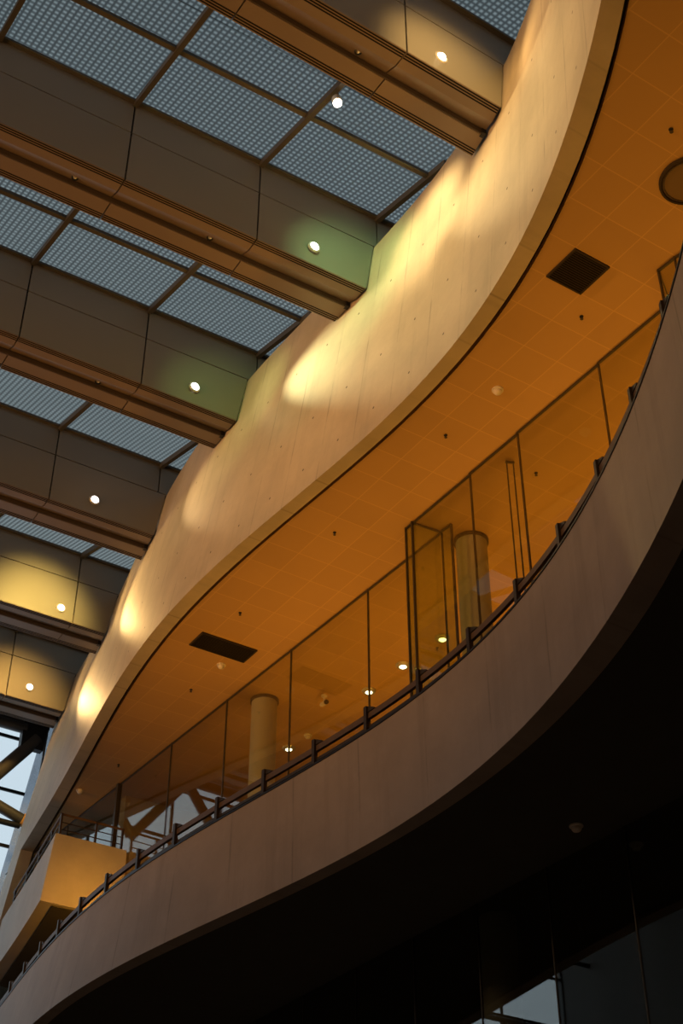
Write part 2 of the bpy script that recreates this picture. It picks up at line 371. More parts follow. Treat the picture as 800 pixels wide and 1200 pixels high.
# ------------------------------------------------------------------ roof beams and skylights
YK = [11.50, 16.38, 21.28, 26.14, 30.89, 35.47]
YAW = [.012, -.026, -.028, -.016, -.008, 0.]     # each beam runs a touch off square to the glass line
ZT, ZS, ZB, BW = 22.92, 22.0, 20.65, 1.12
JX = [11.58 - 2.765*k for k in range(8)]
SL = .30
BEAM = ['metal-clad roof beam crossing the top of the photo, its warm lamp lighting the concrete beside it',
        'metal-clad roof beam second from the top, tinted green by its lamp',
        'metal-clad roof beam third from the top, faintly green around its lamp',
        'dull brown roof beam between the green-lit one and the yellow-lit one',
        'metal-clad roof beam fifth from the top, its front glowing yellow',
        'last metal-clad roof beam, closest to the end window, its front glowing amber']
GRP = 'clad roof beams over the hall'
def soffit_profile():
    p = [(0., 0.), (.33, 0.), (.64, .14), (.655, 0.), (BW, 0.), (BW, .3), (.058, .3), (.058, .012), (0., .012)]
    return p
PROF = soffit_profile()
def seg_soffit(y0, xa, xb, cut):
    """one soffit length; cut=True trims its right end to the wall"""
    G = .012
    L = [(xa + G, y0 + d, ZB + h) for d, h in PROF]
    R = [((wallx(y0 + d, ZB + h) - .05) if cut else xb - G, y0 + d, ZB + h) for d, h in PROF]
    n = len(PROF); m = MB()
    m.add(L + R, [(k, (k+1) % n, n + (k+1) % n, n + k) for k in range(n)])
    # triangulated caps through a fan along the top edge
    bm = [tuple(range(n)), tuple(range(2*n-1, n-1, -1))]
    m.add(L + R, bm); return m
def shade_strips(y0, xa, xb, cut, lo):  # black strips painting in the shade of open soffit slots
    m = MB()
    for k in range(3):
        d = lo + k*.05
        ra, rb = ((wallx(y0+d, ZB)-.05, wallx(y0+d+.027, ZB)-.05) if cut else (xb-.012, xb-.012))
        m.hexa([(xa+.012,y0+d,ZB-.003),(ra,y0+d,ZB-.003),(rb,y0+d+.027,ZB-.003),(xa+.012,y0+d+.027,ZB-.003)],
               [(xa+.012,y0+d,ZB+.004),(ra,y0+d,ZB+.004),(rb,y0+d+.027,ZB+.004),(xa+.012,y0+d+.027,ZB+.004)])
    return m
def groove(y0):  # dark strip that paints shade onto the groove's rear wall
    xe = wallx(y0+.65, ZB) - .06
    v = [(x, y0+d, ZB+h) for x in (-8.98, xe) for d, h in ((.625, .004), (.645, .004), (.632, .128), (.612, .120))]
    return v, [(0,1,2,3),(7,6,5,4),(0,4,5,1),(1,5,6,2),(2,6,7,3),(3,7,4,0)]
for b, y0 in enumerate(YK):
    root = empty('roof_beam', (11.5, y0, ZB), BEAM[b], 'beam', GRP)
    last = 0
    for k in range(len(JX)):
        xr = JX[k]; xl = JX[k+1] if k+1 < len(JX) else -9.0
        cut = False
        if k == 0 and wallx(y0, ZB) - JX[0] < .4:
            pass
        G = .017
        wl_t, wl_b = wallx(y0, ZS) - .03, wallx(y0, ZB) - .03
        # lower fascia row
        if k == 0 and wl_b - JX[0] > .45:       # an extra end length beyond the first joint
            MB().hexa([(JX[0]+G,y0,ZB+.02),(wl_b,y0,ZB+.02),(wl_b,y0+.05,ZB+.02),(JX[0]+G,y0+.05,ZB+.02)],
                      [(JX[0]+G,y0,ZS-.014),(wl_t,y0,ZS-.014),(wl_t,y0+.05,ZS-.014),(JX[0]+G,y0+.05,ZS-.014)]).build('fascia_panel', M['panel'], root)
            seg_soffit(y0, JX[0], 0, True).build('soffit_panel', M['beam_soffit'], root)
            for lo in (.018, .968): shade_strips(y0, JX[0], 0, True, lo).build('slot_shade', M['gap'], root)
        endcut = (k == 0 and not (wl_b - JX[0] > .45))
        xb_b = wl_b if endcut else xr - G; xb_t = wl_t if endcut else xr - G
        if xb_b > xl + .2:
            MB().hexa([(xl+G,y0,ZB+.02),(xb_b,y0,ZB+.02),(xb_b,y0+.05,ZB+.02),(xl+G,y0+.05,ZB+.02)],
                      [(xl+G,y0,ZS-.014),(xb_t,y0,ZS-.014),(xb_t,y0+.05,ZS-.014),(xl+G,y0+.05,ZS-.014)]).build('fascia_panel', M['panel'], root)
            seg_soffit(y0, xl, xr, endcut).build('soffit_panel', M['beam_soffit'], root)
            for lo in (.018, .968): shade_strips(y0, xl, xr, endcut, lo).build('slot_shade', M['gap'], root)
        # upper fascia row runs on over the top of the wall
        MB().box((xl+G, y0, ZS+.014), (xr-G, y0+.05, ZT)).build('fascia_panel', M['panel'], root)
    MB().box((JX[0]+.017, y0, ZS+.014), (15.9, y0+.05, ZT)).build('fascia_panel', M['panel'], root)
    MB().add(*groove(y0)).build('groove_shade', M['slot'], root)
    # core behind the panels (dark backing seen in the joints) and the back board
    xe = min(wallx(y0, ZB), wallx(y0+BW, ZB)) - .09
    MB().box((-9, y0+.06, ZB+.3), (xe, y0+BW-.03, ZS-.02)).build('beam_core', M['gap'], root)
    MB().box((-9, y0+.06, ZS+.03), (15.9, y0+.5, ZT-.05)).build('upper_core', M['gap'], root)
    MB().box((-9, y0+BW-.028, ZB+.31), (xe, y0+BW, 21.78)).build('back_panel', M['panel'], root)
    d = MB().box((-8.98, y0+.06, ZT), (15.9, y0+.5, ZT+.05))
    if b < 5: d.hexa([(-8.98,y0+.5,ZT-.04),(15.9,y0+.5,ZT-.04),(15.9,y0+BW,22.02),(-8.98,y0+BW,22.02)],
                     [(-8.98,y0+.5,ZT+.05),(15.9,y0+.5,ZT+.05),(15.9,y0+BW,22.1),(-8.98,y0+BW,22.1)])
    d.build('roof_deck', M['gap'], root)
    # end bracket in the soffit step
    root.rotation_euler.z = YAW[b]
    xw = wallx(y0+.6, ZB+.1)
    MB().box((xw-.13, y0+.59, ZB-.004), (xw-.04, y0+.70, ZB+.15)).build('end_bracket', M['black'], root)
    # skylight bay in front of this beam
SKY = ['gridded blue-grey skylight at the very top of the photo above the highest beam',
       'large gridded blue-grey skylight between the highest beam and the green-tinted one',
       'gridded skylight between the second and third roof beams from the top',
       'gridded skylight strip between the third and fourth roof beams from the top',
       'sliver of skylight above the yellow-lit beam front',
       'hidden skylight sliver above the amber-lit last beam']
for b, y0 in enumerate(YK):
    ya = (YK[b-1] if b else YK[0]-4.88) + BW
    if b == 0: ya = 7.45
    zf = lambda y: ZT - SL*(y0 - y)
    root = empty('skylight', (11.5, y0, ZT), SKY[b], 'skylight', 'gridded skylights between the roof beams')
    xs = [15.9, JX[0]] + JX[1:] + [-8.98]
    root.rotation_euler.z = YAW[b]
    yp = y0 - (1.9 if b < 2 else 2.08); ym = max(ya, y0 - 2.98)
    for xr, xl in zip(xs[:-1], xs[1:]):
        for (p, q) in ((ya, ym), (ym, yp), (yp, y0)):
            if q - p < .05: continue
            rp, rq = xr, xr
            if q <= ym:                        # below the wall top: stop at the wall face
                rp, rq = min(xr, wallx(p, 21.9)-.04), min(xr, wallx(q, 21.9)-.04)
                if min(rp, rq) < xl + .05: continue
            MB().hexa([(xl,p,zf(p)),(rp,p,zf(p)),(rq,q,zf(q)),(xl,q,zf(q))],
                      [(xl,p,zf(p)+.03),(rp,p,zf(p)+.03),(rq,q,zf(q)+.03),(xl,q,zf(q)+.03)]).build('pane', M['skyglass'], root)
    for x in JX:
        if x < -8.5: continue
        yb = ya if x < wallx(ya, 21.9) - .1 else ym + .5
        MB().hexa([(x-.05,yb,zf(yb)-.16),(x+.05,yb,zf(yb)-.16),(x+.05,y0-.02,zf(y0)-.16),(x-.05,y0-.02,zf(y0)-.16)],
                  [(x-.05,yb,zf(yb)-.005),(x+.05,yb,zf(yb)-.005),(x+.05,y0-.02,zf(y0)-.005),(x-.05,y0-.02,zf(y0)-.005)]).build('glazing_bar', M['bar'], root)
    for yq, hh in ((yp, .10), (ya+.06, .12), (y0-.05, .07)):
        MB().box((-8.98, yq-.05, zf(yq)-hh), (15.9 if zf(yq)-hh > HT else wallx(yq, 21.8)-.05, yq+.05, zf(yq)-.012)).build('purlin', M['bar'], root)
# roof cap over the last beam to the end wall
tag(MB().box((-9, YK[5]+.5, 22.95), (16.2, 40.2, 23.3)).build('ceiling_end', M['dim_wall']), 'dark roof strip above the end window', 'ceiling', kind='structure')
# ------------------------------------------------------------------ lamps
def spot(name, loc, target, col, energy, size=60, blend=.6, rad=.08):
    l = bpy.data.lights.new(name, 'SPOT'); l.color = col; l.energy = energy; l.spot_size = math.radians(size); l.spot_blend = blend; l.shadow_soft_size = rad
    o = bpy.data.objects.new(name, l); o.location = loc; COL.objects.link(o)
    o.rotation_euler = (Vector(target) - Vector(loc)).to_track_quat('-Z', 'Y').to_euler(); return o
def point(name, loc, col, energy, rad=.1):
    l = bpy.data.lights.new(name, 'POINT'); l.color = col; l.energy = energy; l.shadow_soft_size = rad
    o = bpy.data.objects.new(name, l); o.location = loc; COL.objects.link(o); return o
def area(name, loc, target, col, energy, sx, sy, spread=180):
    l = bpy.data.lights.new(name, 'AREA'); l.shape = 'RECTANGLE'; l.size = sx; l.size_y = sy; l.color = col; l.energy = energy
    l.spread = math.radians(spread)
    o = bpy.data.objects.new(name, l); o.location = loc; COL.objects.link(o)
    d = Vector(target) - Vector(loc)
    o.rotation_euler = d.to_track_quat('-Z', 'Y').to_euler(); return o
FL = [(9.56, 21.09), (10.05, 21.10), (10.04, 21.10), (9.93, 21.05), (11.19, 20.99), (12.24, 21.11)]
FLAB = ['round spotlight set in the front of the topmost roof beam', 'round spotlight set in the green-lit beam front',
        'round spotlight set in the faintly green third beam front', 'round spotlight set in the dull brown fourth beam front',
        'round spotlight set in the yellow-lit fifth beam front', 'round spotlight set in the amber-lit last beam front']
for b, (x, z) in enumerate(FL):
    y0 = YK[b]
    r = empty('beam_spotlight', (x, y0, z), FLAB[b], 'spotlight', 'spotlights set in the beam fronts')
    MB().lathe((x, y0+.004, z), [(.135, 0), (.135, .028), (.12, .045), (.098, .045), (.09, .02)], (0,-1,0), 28).build('trim_ring', M['trim_ring'], r, True)
    MB().lathe((x, y0-.016, z), [(.089, 0), (.085, .03), (.065, .055), (.035, .07), (0.0, .074)], (0,-1,-.25), 24).build('lens', M['lens'][b], r, True)
# floodlights on the skylight side of each beam's back, washing the wall and the next beam front
WASH = [ # bay: lens beam colour, near W; fascia spill colour, W, target x
    ((1., .62, .24), 130, (1., .58, .18), 1000, 9.7),
    ((1., .74, .34), 60, (.52, 1., .38), 560, 11.2),
    ((1., .76, .34), 60, (.62, 1., .26), 230, 11.0),
    ((1., .64, .28), 20, (1., .58, .28), 25, 10.5),
    ((1., .62, .22), 200, (1., .66, .16), 1900, 10.5),
    ((1., .60, .22), 130, (1., .55, .13), 1300, 11.8)]
TH = [700, 2600, 3500, 900, 1500, 1300]
FLOOD = ['small floodlight behind the topmost beam, shining against the large skylight', ]
for b in range(6):
    yb = (YK[b-1] if b else YK[0]-4.88) + BW
    wc, we, fc, fe, fx = WASH[b]
    if b == 1: L = Vector((8.80, 13.6, 21.60))
    elif b == 0: L = Vector((8.6, 8.6, 21.6))
    else: L = Vector((wallx(YK[b], 21.4) - 2.35, yb + .34, 21.45))
    if b in (1,):
        r = empty('floodlight', tuple(L), 'lit floodlight hanging under the large skylight beside a glazing bar', 'floodlight')
        MB().lathe(L + Vector((0,0,.06)), [(.05, .0), (.09, .02), (.10, .10), (.08, .15), (.03, .21)], (-.1,.1,1), 20).build('housing', M['trim_ring'], r, True)
        MB().lathe(L + Vector((0,0,.05)), [(.085, .0), (.08, -.03), (.045, -.05), (0, -.055)], (-.1,.1,1), 20).build('lens', M['bulb'], r, True)
        MB().tube([L + Vector((0,0,.2)), L + Vector((.01,0,.325))], .02, 8).build('bracket', M['bar'], r)
    ty = YK[b] - 1.9
    spot('wall_wash', (FL[b][0], YK[b] - .13, FL[b][1]), (FL[b][0] + .95, YK[b] - .13 - 2.1, FL[b][1] - (.42 if b < 4 else .1)), wc, we, 88, 1.0, .05)
    tp = YK[b] - 5.6
    spot('wall_throw', (FL[b][0], YK[b] - .13, FL[b][1]), (wallx(tp, 19.1) - .1, tp, 19.1), ((1., .92, .46) if b == 2 else wc), TH[b], 40, 1.0, .05)
    if b == 1: spot('skylight_flood', tuple(L - Vector((0,0,.1))), (11.32, 14.2, 20.5), (1., .72, .32), 900, 62, 1.0, .06)
    spot('beam_wash', tuple(L - Vector((0,0,.12))), (fx, YK[b], 20.75), fc, fe, 62, 1.0, .15)

# small recessed downlights in the beam undersides
DL = [((8.15, 12.05), 0, 'tiny dark recessed lamp under the topmost beam'), ((5.28, 16.97), 1, 'tiny recessed lamp under the green-lit beam, left of its twin'),
      ((8.07, 16.93), 1, 'tiny recessed lamp under the green-lit beam, right of its twin'), ((8.04, 21.77), 2, 'tiny recessed lamp under the third beam from the top'),
      ((5.28, 12.05), 0, 'tiny recessed lamp under the left end of the topmost beam')]
for (x, y), b, lab in DL[:4]:
    y = YK[b] + .50 - YAW[b]*(11.5 - x)
    r = empty('recessed_lamp', (x, y, ZB+.08), lab, 'lamp', 'small lamps under the roof beams')
    zc = ZB + .14*(.50 - .33)/.31
    MB().lathe((x, y, zc + .01), [(.07, 0), (.07, .02), (.05, .035), (.045, .01)], (0,-.45,-.9), 18).build('trim_ring', M['black'], r, True)
    MB().lathe((x, y, zc + .005), [(.042, 0), (.03, .02), (0, .03)], (0,-.45,-.9), 14).build('lens', M['trim_ring'], r, True)

# ------------------------------------------------------------------ balcony glazing
wn = 3
def pane_bay(p, q, z0, z1, mat, label, heads=True, post=.022, posts=(True, True)):
    """one glazed bay between plan points p and q"""
    global wn
    p = Vector((*p, 0)); q = Vector((*q, 0))
    r = empty('window_%d' % wn, (p.x, p.y, z0), label, 'window', kind='structure'); wn += 1
    d = (q-p).normalized(); n = Vector((-d.y, d.x, 0))*.008
    a, c = p + d*.012, q - d*.012
    MB().hexa([(a-n)+Vector((0,0,z0)), (c-n)+Vector((0,0,z0)), (c+n)+Vector((0,0,z0)), (a+n)+Vector((0,0,z0))],
              [(a-n)+Vector((0,0,z1)), (c-n)+Vector((0,0,z1)), (c+n)+Vector((0,0,z1)), (a+n)+Vector((0,0,z1))]).build('pane', mat, r)
    if posts[0]: MB().box((p.x-post/2-.008, p.y-post/2, z0), (p.x+post/2+.008, p.y+post/2, z1)).build('mullion', M['mullion'], r)
    if heads: MB().bar(p + Vector((0,0,z1-.03)), q + Vector((0,0,z1-.03)), .034, .034).build('head_rail', M['mullion'], r)
    return r
G1 = [(12.90, 3.0), (12.90, 5.4), (12.90, 7.9)]
Zc = HS + .02
ysA = [10.42, 12.02, 14.12, 15.48, 17.45]
nmA = ['glass bay nearest the right edge of the photo, above the railing', 'wide glass bay right of the two hanging rods', 'glass bay with two thin rods behind it', 'glass bay crossing in front of the right-hand column']
for i in range(4):
    pane_bay((12.88, ysA[i]), (12.86, ysA[i+1]), HF, Zc, M['glass'], nmA[i])
# projecting glass bay at the right edge
pane_bay((12.26, 9.95), (12.88, 10.35), HF, Zc, M['glass'], 'short return pane of the projecting glass box at the right edge', post=.025)
pane_bay((12.28, 9.62), (12.26, 9.95), HF, Zc, M['glass'], 'narrow front pane of the projecting glass box at the right edge')
pane_bay((12.9, 6.5), (12.28, 9.62), HF, Zc, M['glass'], 'glass bay running out of the frame past the projecting box', heads=True)
# slot between the two glass lines
pane_bay((12.84, 17.22), (13.46, 17.17), HF, Zc, M['green_glass'], 'narrow cross pane closing the glass slot beside the right-hand column', post=.03)
pane_bay((13.50, 16.88), (13.46, 17.17), HF, Zc, M['green_glass'], 'short side pane of the glass slot beside the right-hand column', post=.03)
MB_post = pane_bay((12.86, 17.45), (12.85, 17.23), HF, Zc, M['green_glass'], 'short outer pane at the end of the nearer glass line', post=.03)
ysB = [17.17, 19.56, 22.35, 24.98, 27.5, 30.15]
xB = lambda y: 13.50 - (y-16.9)*.031
nmB = ['glass bay with two lit downlights showing through, left of the glass slot', 'glass bay with the ceiling camera showing through', 'glass bay right of the left-hand column', 'glass bay crossing the left-hand column', 'darkest far glass bay mirroring the end window']
for i in range(5):
    pane_bay((xB(ysB[i]), ysB[i]), (xB(ysB[i+1]), ysB[i+1]), HF, Zc, M['glass'], nmB[i])
pane_bay((xB(30.15), 30.15), (xB(33), 33), HF, Zc, M['dark_glass'], 'dark glass beyond the black corner post above the far gallery', post=.10)
pane_bay((xB(33), 33), (xB(36.9), 36.9), HF, Zc, M['dark_glass'], 'farthest dark glass panel behind the far gallery')
# lower glazing
ysC = [3.2 + 1.7*k for k in range(20)]
off = 18.5 - (3.2 + 1.7*9)
for i in range(19):
    a, c = ysC[i] + off, ysC[i+1] + off
    if a < 8: continue
    if c > 37: break
    pane_bay((13.5, a), (13.5, c), ZG, HB+.05, M['dark_glass'], ['dark lower-level glass bay', 'dark lower-level glass panel'][0] + ', number %s along from the near end' % ['one','two','three','four','five','six','seven','eight','nine','ten','eleven','twelve','thirteen','fourteen','fifteen','sixteen','seventeen','eighteen','nineteen'][i], heads=False, post=.02)

# columns
for (x, y, rr), lab in (((14.14, 17.10, .30), 'round plaster column behind the glass, right of the narrow glass slot'), ((13.97, 24.55, .29), 'round plaster column behind the glass above the middle of the railing')):
    r = empty('round_column', (x, y, ZG), lab, 'column', 'round columns behind the glass')
    MB().lathe((x, y, ZG), [(rr, 0), (rr, HS-ZG-.05)], n=40).build('shaft', M['column'], r, True)
    MB().lathe((x, y, HS-.05), [(rr-.01, 0), (rr+.035, 0), (rr+.035, .065)], n=40).build('collar', M['mullion'], r, True)
# thin hanging rods
r = empty('hanging_rods', (13.25, 14.79, HF), 'pair of thin steel rods behind the glass joined by a short top bar', 'rods')
for x, y in ((13.18, 14.81), (13.29, 14.76)):
    MB().tube([(x, y, HF), (x, y, Zc-.02)], .014, 8).build('rod', M['mullion'], r)
MB().bar((13.16, 14.82, Zc-.05), (13.31, 14.75, Zc-.05), .04, .03).build('top_bar', M['mullion'], r)

# ------------------------------------------------------------------ soffit fittings
def vent(x0, x1, y0, y1, lab):
    r = empty('ceiling_vent', ((x0+x1)/2, (y0+y1)/2, HS), lab, 'vent', 'dark vents in the tiled soffit')
    f = MB(); t = .03; z0, z1 = HS-.012, HS+.02
    f.box((x0,y0,z0),(x1,y0+t,z1)); f.box((x0,y1-t,z0),(x1,y1,z1)); f.box((x0,y0+t,z0),(x0+t,y1-t,z1)); f.box((x1-t,y0+t,z0),(x1,y1-t,z1))
    f.build('frame', M['vent'], r)
    MB().box((x0+t,y0+t,HS+.004),(x1-t,y1-t,HS+.02)).build('backing', M['gap'], r)
    s = MB(); y = y0 + t + .02
    while y < y1 - t - .02:
        s.hexa([(x0+t,y,HS-.006),(x1-t,y,HS-.006),(x1-t,y+.012,HS-.006),(x0+t,y+.012,HS-.006)], [(x0+t,y+.014,HS+.012),(x1-t,y+.014,HS+.012),(x1-t,y+.026,HS+.012),(x0+t,y+.026,HS+.012)]); y += .04
    s.build('slats', M['vent'], r)
vent(10.91, 11.60, 10.30, 10.98, 'square dark vent in the soffit below the round ceiling disc')
vent(11.40, 12.74, 22.77, 23.36, 'long dark vent in the soffit above the left-hand column')
r = empty('ceiling_disc', (11.42, 8.42, HS), 'large round brown disc recessed in the soffit at the right edge', 'ceiling disc')
MB().lathe((11.42, 8.42, HS+.02), [(.43, 0), (.43, .05), (.40, .055), (.385, .03)], (0,0,-1), 48).build('rim', M['vent'], r, True)
MB().lathe((11.42, 8.42, HS+.02), [(.385, 0), (.38, .04), (.0, .05)], (0,0,-1), 48).build('face', M['disc'], r, True)
MB().lathe((11.42, 8.42, HS+.02), [(.375, .0), (.375, .047), (.355, .052), (.352, .04)], (0,0,-1), 48).build('inner_ring', M['slot'], r, True)
SPR = [((10.59, 7.92), 'tiny dark sprinkler in the soffit above the large round disc'), ((11.94, 11.35), 'tiny dark sprinkler just below the square vent'),
       ((11.87, 14.85), 'tiny dark sprinkler in the middle of the soffit, left of the dome detector'), ((11.81, 18.31), 'tiny dark sprinkler between the middle of the soffit and the long vent'),
       ((11.70, 21.71), 'tiny dark sprinkler just above the long vent'), ((12.35, 25.03), 'tiny dark sprinkler left of the long vent'), ((13.86, 14.81), 'tiny dark sprinkler seen through the glass beside the two rods'),
       ((15.9, 20.6), 'tiny dark sprinkler behind the glass near the lit downlights'), ((12.6, 29.2), 'tiny dark sprinkler in the dim far end of the soffit')]
for (x, y), lab in SPR:
    r = empty('ceiling_sprinkler', (x, y, HS+.02), lab, 'sprinkler', 'sprinklers in the soffit')
    MB().lathe((x, y, HS+.02), [(.034, 0), (.032, .012), (.014, .02), (.01, .05)], (0,0,-1), 16).build('cup', M['black'], r, True)
    MB().lathe((x, y, HS-.028), [(.008, 0), (.028, .006), (.028, .012), (0, .014)], (0,0,-1), 16).build('deflector', M['slot'], r, True)
def dome(x, y, z, lab):
    r = empty('smoke_detector', (x, y, z), lab, 'smoke detector', 'dome smoke detectors')
    MB().lathe((x, y, z+.0), [(.10, 0), (.10, .02), (.085, .03)], (0,0,-1), 24).build('base', M['white'], r, True)
    MB().lathe((x, y, z-.03), [(.075, 0), (.072, .03), (.055, .055), (.025, .068), (0, .07)], (0,0,-1), 24).build('dome', M['white'], r, True)
dome(11.90, 13.43, HS+.02, 'pale dome detector on the soffit above the glass line')
dome(12.39, 23.73, HS+.02, 'pale dome detector just below the long vent')
dome(12.41, 31.0, HS+.02, 'dim dome detector on the dark soffit above the far gallery')
dome(15.66, 25.4, HS+.02, 'pale dome detector behind the glass beside a lit downlight')
dome(12.93, 13.76, HB+.06, 'faint dome detector on the dark underside of the balcony')
DWN = [((15.69, 22.89), 'lit downlight behind the glass between two mullions left of the glass slot'), ((15.69, 21.57), 'lit downlight seen just left of the glass slot edge'),
       ((15.75, 20.21), 'lit downlight seen inside the glass slot'), ((15.61, 26.18), 'lit downlight behind the glass right of the left-hand column'), ((16.05, 21.50), 'faint downlight half hidden behind the glass slot edge'),
       ((16.2, 29.2), 'faint downlight in the dark far glass bay')]
for i, ((x, y), lab) in enumerate(DWN):
    r = empty('downlight', (x, y, HS), lab, 'downlight', 'round downlights behind the glass')
    k = 1. if i < 4 else .55
    MB().lathe((x, y, HS+.021), [(.16*k, 0), (.165*k, .02), (.14*k, .05), (.085*k, .06), (.08*k, .02)], (0,0,-1), 26).build('trim_ring', M['trim_ring'], r, True)
    MB().lathe((x, y, HS+.02), [(.076*k, .03), (.07*k, .06), (.045*k, .085), (0, .09)], (0,0,-1), 22).build('lens', M['lit'], r, True)
r = empty('security_camera', (14.98, 23.63, HS), 'small camera with a dark eye hanging from the ceiling behind the glass', 'security camera')
MB().lathe((14.98, 23.63, HS+.02), [(.07, 0), (.07, .03), (.02, .045), (.02, .2)], (0,0,-1), 16).build('mount', M['white'], r, True)
MB().tube([(14.98, 23.72, HS-.17), (14.90, 23.42, HS-.27)], .055, 14).build('body', M['white'], r, True)
MB().lathe((14.90, 23.42, HS-.27), [(.056, 0), (.05, .04), (0, .05)], (-.08,-.3,-.1), 14).build('lens', M['black'], r, True)

# ------------------------------------------------------------------ balcony railing
def R(y): return cv('L0', y) + .15
rail = empty('balcony_railing', (R(18), 18, HF), 'dark railing with wooden handrail running along the curved parapet', 'railing')
ys = frange(4.0, 36.5, .35)
def ribbon(off0, off1, z0, z1):
    return MB().loft([[(R(y)+off0, y, z0), (R(y)+off1, y, z0), (R(y)+off1, y, z1), (R(y)+off0, y, z1)] for y in ys])
ribbon(.02, .075, 10.625, 10.725).build('handrail', M['handrail'], rail, True, label='brown wooden handrail')
ribbon(.03, .055, 10.455, 10.505)  .build('middle_rail', M['rail'], rail, True)
y = 8.25; posts = []
while y < 36:
    posts.append(y)
    dxy = R(y+.05) - R(y-.05); y += 1.335/math.hypot(1, dxy*10)
y = 8.25
for k in range(3):
    dxy = R(y+.05) - R(y-.05); y -= 1.335/math.hypot(1, dxy*10); posts.append(y)
for y in posts:
    d = Vector((R(y+.05)-R(y-.05), .1, 0)).normalized(); n = Vector((d.y, -d.x, 0)); c = Vector((R(y), y, 0))
    def q(z, a, b_): return c + d*a + n*b_ + Vector((0,0,z))
    p = MB().hexa([q(HF-.0,-.035,-.02), q(HF-.0,.035,-.02), q(HF-.0,.035,.05), q(HF-.0,-.035,.05)],
                  [q(10.83,-.035,-.02), q(10.83,.035,-.02), q(10.83,.035,.05), q(10.83,-.035,.05)]).build('post', M['rail'], rail)
    # bracket arm carrying the handrail
    b = MB().hexa([q(10.735,-.19,.01), q(10.735,-.03,.01), q(10.735,-.03,.06), q(10.735,-.19,.06)],
              [q(10.755,-.19,.01), q(10.835,-.03,.01), q(10.835,-.03,.06), q(10.755,-.19,.06)]).build('bracket', M['rail'], rail)

# ------------------------------------------------------------------ far gallery (block with a railing)
YG = 29.3
def gx(y, z): return cv('E0', y) - (.25 + (13.95 - z)*.10)
secs = [[(gx(y,12.29), y, 12.29), (gx(y,13.95), y, 13.95), (13.08 if y < 35 else 13.08, y, 13.95), (13.08, y, 12.29)] for y in frange(YG, 35.05, .48)]
tag(MB().loft(secs).build('wall_gallery', M['plaster'], smooth=True), 'concrete block of the far upper gallery with an orange-lit end face', 'gallery', kind='structure')
secs = [[(gx(y,12.29)+.32, y, 12.26), (13.06, y, 12.26), (13.06, y, 12.285), (gx(y,12.29)+.32, y, 12.285)] for y in frange(YG+.1, 35.05, .48)]
tag(MB().loft(secs).build('ceiling_gallery', M['dark_soffit']), 'dark underside panel of the far upper gallery block', 'ceiling', kind='structure')
gr = empty('gallery_railing', (11.4, YG+.1, 13.95), 'thin dark railing on top of the orange-lit gallery block', 'railing')
def grail(z, w): return MB().tube([(gx(y,13.95)+.12, y, z) for y in frange(34.5, YG+.12, .5)] + [(13.02, YG+.12, z)], w, 8)
grail(14.50, .03).build('handrail', M['handrail'], gr, True)
grail(14.30, .014).build('middle_rail', M['rail'], gr, True); grail(14.12, .014).build('lower_rail', M['rail'], gr, True)
for (x, y) in [(gx(YG+.1,13.95)+.12, YG+.12), (12.98, YG+.12), (12.3, YG+.12)] + [(gx(y,13.95)+.12, y) for y in (30.4, 31.7, 33.0, 34.3)]:
    MB().box((x-.025, y-.025, 13.95), (x+.025, y+.025, 14.52)).build('post', M['rail'], gr)

# ------------------------------------------------------------------ steel trusses in front of the end window
YT = 38.4
tr = empty('steel_truss', (2.5, YT, 18.3), 'dark tubular steel truss in front of the end window', 'truss')
MB().tube([(-9.0, YT, 21.42), (13.35, YT, 21.40)], .17, 16).build('top_chord', M['truss'], tr, True)
MB().bar((-8.98, YT+.1, 21.86), (14.1, YT+.1, 21.66), .3, .22).build('roof_purlin', M['truss'], tr)
MB().tube([(13.75, YT, 21.15), (12.1, YT, 18.92)], .21, 16).build('diagonal', M['truss'], tr, True)
MB().tube([(13.66, YT, 18.42), (12.1, YT, 18.92)], .17, 16).build('diagonal', M['truss'], tr, True)
MB().tube([(13.6, YT+.02, 18.22), (-8.98, YT+.02, 18.30)], .09, 12).build('bottom_chord', M['black'], tr, True)
MB().lathe((13.62, YT, 18.43), [(.2, 0), (.2, .12)], (.94, 0, -.3), 20).build('end_pad', M['pad'], tr, True, label='orange end pad')
MB().hexa([(13.22,YT-.12,20.75),(13.95,YT-.12,20.75),(13.95,YT+.12,20.75),(13.22,YT+.12,20.75)], [(13.22,YT-.12,21.65),(14.02,YT-.12,21.65),(14.02,YT+.12,21.65),(13.22,YT+.12,21.65)]).build('gusset', M['black'], tr)
MB().bar((13.98, YT-.05, 19.9), (14.05, YT-.05, 21.8), .05, .06, (0,1,0)).build('edge_plate', M['truss'], tr)
x = 12.1
while x - 3.8 > -8.7:
    MB().tube([(x, YT, 18.92), (x-1.9, YT, 21.35)], .17, 14).build('diagonal', M['truss'], tr, True)
    MB().tube([(x-1.9, YT, 21.35), (x-3.8, YT, 18.92)], .17, 14).build('diagonal', M['truss'], tr, True); x -= 3.8
tr = empty('steel_truss', (2.5, YT, 9.0), 'lower dark steel truss across the end window, mirrored in the glass', 'truss')
MB().tube([(-8.98, YT, 15.6), (10.6, YT, 15.6)], .09, 12).build('top_chord', M['truss'], tr, True)
MB().tube([(-8.98, YT, 11.0), (10.6, YT, 11.0)], .08, 12).build('bottom_chord', M['truss'], tr, True)
for x in (10.5, 2.9, -4.7):
    MB().tube([(x, YT, ZG), (x, YT, 15.6)], .09, 14).build('post', M['truss'], tr, True)
x = 10.4
while x - 3.8 > -8.9:
    MB().tube([(x, YT, 15.6), (x-1.9, YT, 11.0)], .06, 12).build('diagonal', M['truss'], tr, True)
    MB().tube([(x-1.9, YT, 11.0), (x-3.8, YT, 15.6)], .06, 12).build('diagonal', M['truss'], tr, True); x -= 3.8

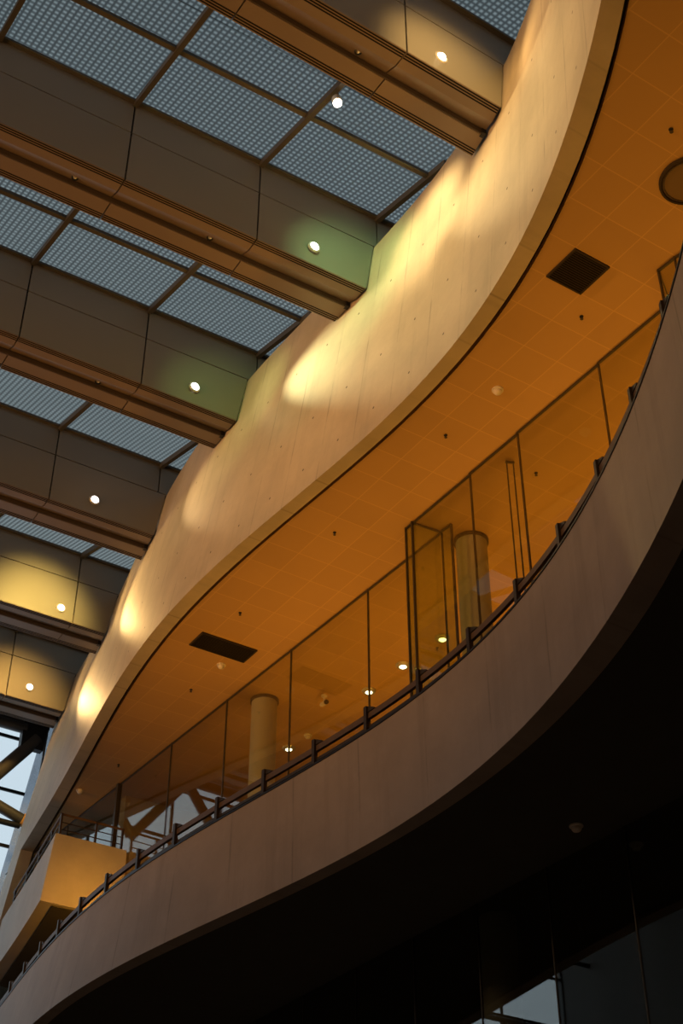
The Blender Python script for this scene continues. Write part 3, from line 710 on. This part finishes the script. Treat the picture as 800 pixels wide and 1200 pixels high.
# ------------------------------------------------------------------ added fill lights and sky
OR = (1., .43, .05)
def up(name, x, y, z, e, sx, sy):
    l = bpy.data.lights.new(name, 'AREA'); l.shape = 'RECTANGLE'; l.size = sx; l.size_y = sy; l.color = OR; l.energy = e; l.spread = math.radians(112)
    o = bpy.data.objects.new(name, l); o.location = (x, y, z); o.rotation_euler = (PI, 0, 0); COL.objects.link(o)
# added unseen upward fills behind the parapet and in rooms, replacing floor bounce
for (y, e) in ((7., 26), (10.5, 25), (14., 23), (17.5, 26), (21., 31), (24.0, 23)):
    up('balcony_fill', cv('L0', y) + 1.75, y, HF+.08, e, .3, 2.4)
for (x, y, e) in ((16, 8, 46), (16, 12, 46), (16, 16, 42), (16, 20, 48), (16, 24, 30), (19.5, 12, 34), (19.5, 18, 28), (19.5, 24, 9)):
    up('room_fill', x, y, HF+.3, e, 1.2, 2.6)
# added warm fill from the unseen opposite side of the hall
area('hall_fill', (-8.7, 10, 15.8), (10, 14, 10.5), (1., .54, .27), 720, 12, 2.0)
area('hall_fill', (-8.7, 21, 15.8), (10, 21, 10.5), (1., .60, .36), 380, 10, 2.0)
area('gallery_fill', (12.1, 25.2, 10.6), (12.2, 29.3, 12.25), OR, 17, .8, .3, 50)  # unseen fill added for the gallery block's end face
# added warm fill from unseen lights across the hall, aimed at the curved wall
for (y, e) in ((6, 170), (15, 200), (24, 160)):
    area('wall_fill', (-8.6, y, 13.0), (11, y + 2, 18.6), (1., .46, .11), e, 2.0, 1.0, 60)

# sky
W = bpy.data.worlds.new('dusk_sky'); S.world = W; W.use_nodes = True
nt = W.node_tree; nt.nodes.clear()
o = N(nt, 'ShaderNodeOutputWorld'); bg = N(nt, 'ShaderNodeBackground'); tc = N(nt, 'ShaderNodeTexCoord'); sp = N(nt, 'ShaderNodeSeparateXYZ')
nt.links.new(tc.outputs['Generated'], sp.inputs[0])
cr = N(nt, 'ShaderNodeValToRGB'); nt.links.new(sp.outputs[2], cr.inputs[0])
e = cr.color_ramp.elements; e[0].position = 0.; e[0].color = (.62, .72, .80, 1); e[1].position = 1.; e[1].color = (.20, .265, .32, 1)
k = e.new(.5); k.color = (.64, .76, .84, 1)
nt.links.new(cr.outputs[0], bg.inputs[0]); bg.inputs[1].default_value = 1.0; nt.links.new(bg.outputs[0], o.inputs[0])

# ------------------------------------------------------------------ camera
F, EL = 1667.0, math.atan(1263/1667.0)
AZ = math.atan2(3200, math.hypot(F, 1263))
cam = bpy.data.cameras.new('camera'); cam.sensor_fit = 'VERTICAL'; cam.sensor_height = 36; cam.lens = 36*F/1200; cam.clip_end = 300; cam.clip_start = .05
co = bpy.data.objects.new('camera', cam); COL.objects.link(co); co.location = (0, 0, 0)
fh = Vector((math.cos(AZ), math.sin(AZ), 0))
co.rotation_euler = (fh*math.cos(EL) + Vector((0,0,1))*math.sin(EL)).to_track_quat('-Z', 'Y').to_euler()
S.camera = co
S.view_settings.view_transform = 'Standard'; S.view_settings.look = 'None'; S.view_settings.gamma = 1; S.view_settings.exposure = 0
S.view_settings.use_curve_mapping = False
S.cycles.max_bounces = 8; S.cycles.transparent_max_bounces = 24; S.cycles.sample_clamp_indirect = 4.0
